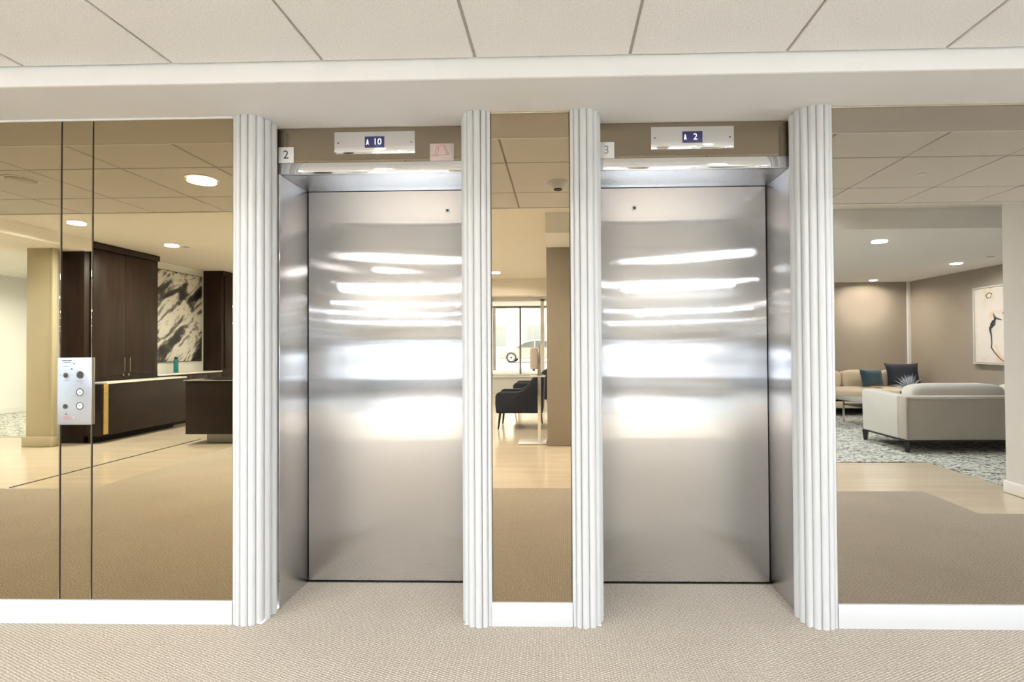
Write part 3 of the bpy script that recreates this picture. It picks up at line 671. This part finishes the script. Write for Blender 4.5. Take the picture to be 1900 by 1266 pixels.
for k in range(4):
    MB().pillow((4.35 + 0.74 * k, -8.16, 0.60), (0.37, 0.13, 0.19), 0.3, 0.5, rot=Matrix.Rotation(R(8), 3, 'X')).build('back_cushion', 'sofa_beige', s2, ang=80)
for x in (4.0, 6.85):
    for y in (-7.35, -8.38): leg(s2, x, y, 0.15)
def throw_pillow(c, h, rz, rx, mat, label):
    m = Matrix.Rotation(R(rz), 3, 'Z') @ Matrix.Rotation(R(rx), 3, 'X')
    mb = MB(); n = 14; vs = []
    for sgn in (1, -1):
        for i in range(n + 1):
            for j in range(n + 1):
                a, b = -1 + 2 * i / n, -1 + 2 * j / n
                pin = 1 - 0.10 * (1 - a * a) * 0 - 0.0
                tck = (max(0, 1 - a ** 4) * max(0, 1 - b ** 4)) ** 0.6
                x = a * (1 - 0.10 * (1 - b * b)) * 1.0; z = b * (1 - 0.10 * (1 - a * a))
                vs.append(m @ Vector((h[0] * x, sgn * h[1] * tck, h[2] * z)) + Vector(c))
    fs = []; q = (n + 1) ** 2
    for s in (0, 1):
        for i in range(n):
            for j in range(n):
                k = s * q + i * (n + 1) + j; fs.append((k, k + 1, k + n + 2, k + n + 1))
    mb.add(vs, fs); o = mb.build('throw_pillow', mat, ang=60)
    return tag(o, label, 'cushion', 'navy throw pillows on the beige sofa')
throw_pillow((5.88, -7.79, 0.655), (0.24, 0.09, 0.17), -12, 14, 'teal_velvet', 'small teal blue throw pillow on the far beige sofa')
throw_pillow((6.50, -7.86, 0.715), (0.30, 0.10, 0.22), 8, 18, 'navy_velvet', 'large navy throw pillow leaning behind the teal one')
tb = thing('coffee_table', (5.1, -6.25, 0), 'low grey stone coffee table with slim metal legs between the sofas', 'table')
bx('table_top', 'stone_grey', (4.62, 5.75, -6.55, -5.85, 0.375, 0.42), tb, bevel=0.004)
for x in (4.67, 5.70):
    for y in (-6.50, -5.90): bx('leg', 'chrome', (x - 0.012, x + 0.012, y - 0.012, y + 0.012, 0.003, 0.375), tb)
bx('shelf', 'wood_black', (4.68, 5.69, -6.49, -5.91, 0.29, 0.31), tb)
pl = thing('spiky_plant', (5.55, -6.2, 0.42), 'silvery spiky plant in a dark bowl on the coffee table', 'plant')
MB().lathe([(0.06, 0.421), (0.11, 0.45), (0.13, 0.52), (0.12, 0.53), (0.09, 0.50)], (5.55, -6.2)).build('bowl', 'dark_metal', pl)
rp = random.Random(3); mb = MB()
for i in range(110):
    az = rp.uniform(0, 2 * math.pi); el = rp.uniform(0.05, 1.45); L = rp.uniform(0.20, 0.30)
    d = Vector((math.cos(az) * math.cos(el), math.sin(az) * math.cos(el), math.sin(el)))
    b = Vector((5.55, -6.2, 0.55)); sd = d.cross(Vector((0, 0, 1))).normalized() * 0.007
    mid = b + d * L * 0.55; tip = b + d * L + Vector((0, 0, -0.03 * math.cos(el)))
    up = sd.cross(d).normalized() * 0.003
    mb.add([b - sd * 0.6, b + sd * 0.6, mid + sd, mid - sd, tip, mid + up * 2], [(0, 1, 2, 5), (0, 5, 3), (2, 4, 5), (5, 4, 3), (0, 3, 2, 1), (3, 4, 2)])
tag(mb.build('leaves', 'silver_leaf', pl, smooth=False), kind='stuff')
pp = thing('pale_painting', (7.06, -6.2, 0.95), 'framed pale abstract painting with a dark branching line on the taupe wall', 'painting')
bx('canvas', 'art_pale', (7.045, 7.075, -6.79, -5.60, 0.97, 2.20), pp)
fm = MB(); 
fm.box(7.03, 7.079, -6.82, -6.795, 0.94, 2.23).box(7.03, 7.079, -5.595, -5.57, 0.94, 2.23).box(7.03, 7.079, -6.795, -5.595, 0.94, 0.965).box(7.03, 7.079, -6.795, -5.595, 2.205, 2.23)
fm.build('picture_frame', 'sofa_linen_lit', pp)
def art(pts, r): MB().tube([(7.044, y, z) for y, z in pts], r, 6).build('brush_stroke', 'ink', pp)
art([(-6.40, 1.66), (-6.44, 1.60), (-6.47, 1.52), (-6.45, 1.42), (-6.44, 1.30), (-6.45, 1.22), (-6.38, 1.13), (-6.28, 1.04), (-6.20, 0.99), (-6.10, 1.01), (-6.0, 1.0)], [0.016, 0.020, 0.018, 0.011, 0.008, 0.010, 0.009, 0.007, 0.005, 0.008, 0.005])
art([(-6.47, 1.54), (-6.38, 1.60), (-6.36, 1.70), (-6.40, 1.77)], [0.02, 0.018, 0.022, 0.008]); art([(-6.36, 1.70), (-6.24, 1.66)], [0.018, 0.004]); art([(-6.22, 1.76), (-6.12, 1.86)], [0.006, 0.006])
art([(-6.55, 2.08), (-6.49, 2.12), (-6.43, 2.10), (-6.45, 2.04), (-6.52, 2.03), (-6.55, 2.08)], 0.006)

# ================================================================== CEILING FITTINGS
def downlight(x, y, z, label, group, watts=LAMP, col=WARM, lit=True, r=0.085):
    t = thing('downlight', (x, y, z), label, 'ceiling light', group)
    MB().ring((x, y), r, r + 0.016, 'Z', z - 0.005, z + 0.001).build('trim_ring', 'lamp_trim', t)
    MB().lathe([(r, z + 0.0005), (r, z - 0.004), (r * 0.95, z - 0.010), (r * 0.78, z - 0.016), (r * 0.4, z - 0.019), (0.004, z - 0.020)], (x, y), 24).build('lens', ('lens_warm' if col == WARM else 'lens_cool') if lit else 'lens_off', t)
    if lit and watts:
        l = bpy.data.lights.new('downlight_lamp', 'AREA'); l.shape = 'DISK'; l.size = 2 * r; l.energy = watts; l.color = col; l.spread = R(165)
        o = bpy.data.objects.new('downlight_lamp', l); C.objects.link(o); o.parent = t; o.location = (0, 0, -0.023)
    return t
downlight(-2.425, -1.11, ZC, 'lit downlight in the tile ceiling, seen in the left gold mirror', 'tile ceiling downlights', LAMP * 0.4, WARM)
downlight(-3.64, -1.07, ZC, 'unlit downlight in the tile ceiling at the far left', 'tile ceiling downlights', lit=False)
downlight(-5.70, -3.70, ZL, 'lit downlight above the hallway end of the reception, behind the mirror joint', 'reception downlights', LAMP * 4.2, COOL)
downlight(-5.59, -5.09, ZL, 'lit downlight above the tall cabinet and painting', 'reception downlights', LAMP * 4.2, COOL)
downlight(-1.28, -8.17, ZL, 'lit downlight before the street windows in the narrow middle mirror', 'lounge downlights', LAMP * 3, NEUT)
downlight(3.93, -4.20, 2.555, 'lit downlight right above the linen sofa', 'seating downlights', LAMP * 2.4, COOL)
downlight(6.25, -6.11, 2.555, 'lit downlight in front of the pale painting', 'seating downlights', LAMP * 2.0, NEUT)
downlight(6.17, -8.20, 2.555, 'lit downlight washing the taupe wall behind the beige sofa', 'seating downlights', LAMP * 1.8, WARM, r=0.07)
HID = 'round recessed downlight out of view, from a set added for light and partly read from door streaks'  # unseen lamps added as light sources; some rows follow streaks in the doors
for x, y, z, w, c in ((-1.205, -1.11, ZC, 0.30, WARM), (1.235, -1.11, ZC, 0.30, NEUT), (-4.9, -1.1, ZC, 0.5, WARM), (4.2, -1.1, ZC, 0.5, NEUT),
                      (-2.9, -3.4, ZL, 2.2, WARM), (-1.2, -3.4, ZL, 1.7, NEUT), (1.2, -3.3, ZL, 1.7, NEUT), (2.5, -3.3, ZL, 0.7, NEUT),
                      (-2.9, -4.7, ZL, 3.0, COOL), (-2.9, -6.0, ZL, 3.5, COOL), (-3.3, -7.6, ZL, 3.5, COOL), (-3.2, -10.6, ZL, 2.5, COOL),
                      (1.9, -4.8, 2.555, 2.4, COOL), (2.0, -6.6, 2.555, 2.4, COOL), (-8.8, -3.2, 2.62, 9.0, COOL), (-9.2, -7.2, ZL, 14.0, COOL)):
    downlight(x, y, z, HID, 'unseen downlights added for light, partly read from door streaks', LAMP * w, c)
sd = thing('smoke_detector', (-0.01, -1.29, ZC), 'round smoke detector on the tile ceiling in the middle mirror', 'detector')
MB().lathe([(0.075, ZC), (0.072, ZC - 0.012), (0.045, ZC - 0.045), (0.03, ZC - 0.05)], (-0.01, -1.29)).build('housing', 'wall_light', sd)
MB().lathe([(0.03, ZC - 0.05), (0.028, ZC - 0.058)], (-0.01, -1.29)).build('sensor', 'ink', sd)
for x, y, z, l_ in ((-5.50, -5.25, ZL, 'small round sprinkler cover beside the reception downlight'), (6.31, -5.51, 2.555, 'small dark sprinkler cover near the pale painting'), (2.454, -1.225, ZC, 'small pale sprinkler cover on the tile ceiling at the right')):
    t = thing('sprinkler_cover', (x, y, z), l_, 'sprinkler', 'ceiling sprinklers')
    rr = 0.05 if z > 2.5 else 0.02
    MB().cyl((x, y), rr, 'Z', z - 0.006, z + 0.0005, 20).build('cover', 'grey_metal' if z > 2.5 else 'white_trim', t)
    MB().ring((x, y), rr, rr + 0.006, 'Z', z - 0.003, z + 0.0005).build('rim', 'wall_light', t)

# ================================================================== STREET OUTSIDE
struct(bx('ground', 'asphalt', (-45, 40, -60, -12.62, 0.20, 0.34)), 'pale street beyond the lounge windows', 'street')
cpy = thing('entrance_canopy', (-1.0, -17, 0.34), 'grey entrance canopy on posts outside the street windows', 'canopy')
bx('canopy_roof', 'facade', (-7, 5, -20, -13.0, 2.95, 3.15), cpy)
for x in (-4.6, -2.75, 1.6): bx('post', 'grey_metal', (x - 0.07, x + 0.07, -19.7, -19.56, 0.34, 2.95), cpy)
def car(cx, cy, z):
    t = thing('car', (cx, cy, z), 'pale car parked across the street outside the window', 'car')
    pr = [(-2.20, 0.25), (-2.25, 0.55), (-2.15, 0.70), (-1.25, 0.88), (-0.55, 1.30), (-0.1, 1.42), (0.7, 1.42), (1.35, 1.15), (1.7, 0.98), (2.15, 0.93), (2.22, 0.6), (2.15, 0.25)]
    MB().prism([(cx + a, z + b) for a, b in pr], 'Y', cy - 0.88, cy + 0.88).build('body', 'car_white', t, bevel=0.05, seg=3)
    for p_ in ([(-1.1, 0.93), (-0.52, 1.25), (0.02, 1.36), (0.02, 0.95)], [(0.1, 0.95), (0.1, 1.36), (0.68, 1.36), (1.2, 1.12), (1.3, 0.97)]):
        MB().prism([(cx + a, z + b) for a, b in p_], 'Y', cy + 0.86, cy + 0.90).build('side_window', 'car_glass', t)
    for x in (-1.4, 1.35):
        for s in (-1, 1):
            wl = MB().cyl((cx + x, z + 0.325), 0.325, 'Y', cy + s * 0.68, cy + s * 0.91, 28).build('wheel', 'tyre', t, bevel=0.02)
            MB().ring((cx + x, z + 0.325), 0.06, 0.215, 'Y', cy + s * 0.90, cy + s * 0.925, 20).build('rim', 'alloy', wl)
    return t
car(-1.65, -31.4, 0.34)
bl = thing('street_building', (-1, -44, 0.34), 'pale building facade across the street outside', 'building')
bx('facade_wall', 'facade', (-22, 22, -47, -44, 0.34, 12), bl)
for i in range(12):
    for k in range(3): bx('building_window', 'facade_glass', (-20 + i * 3.4, -18.3 + i * 3.4, -44.03, -43.97, 1.4 + 3.2 * k, 3.3 + 3.2 * k), bl)
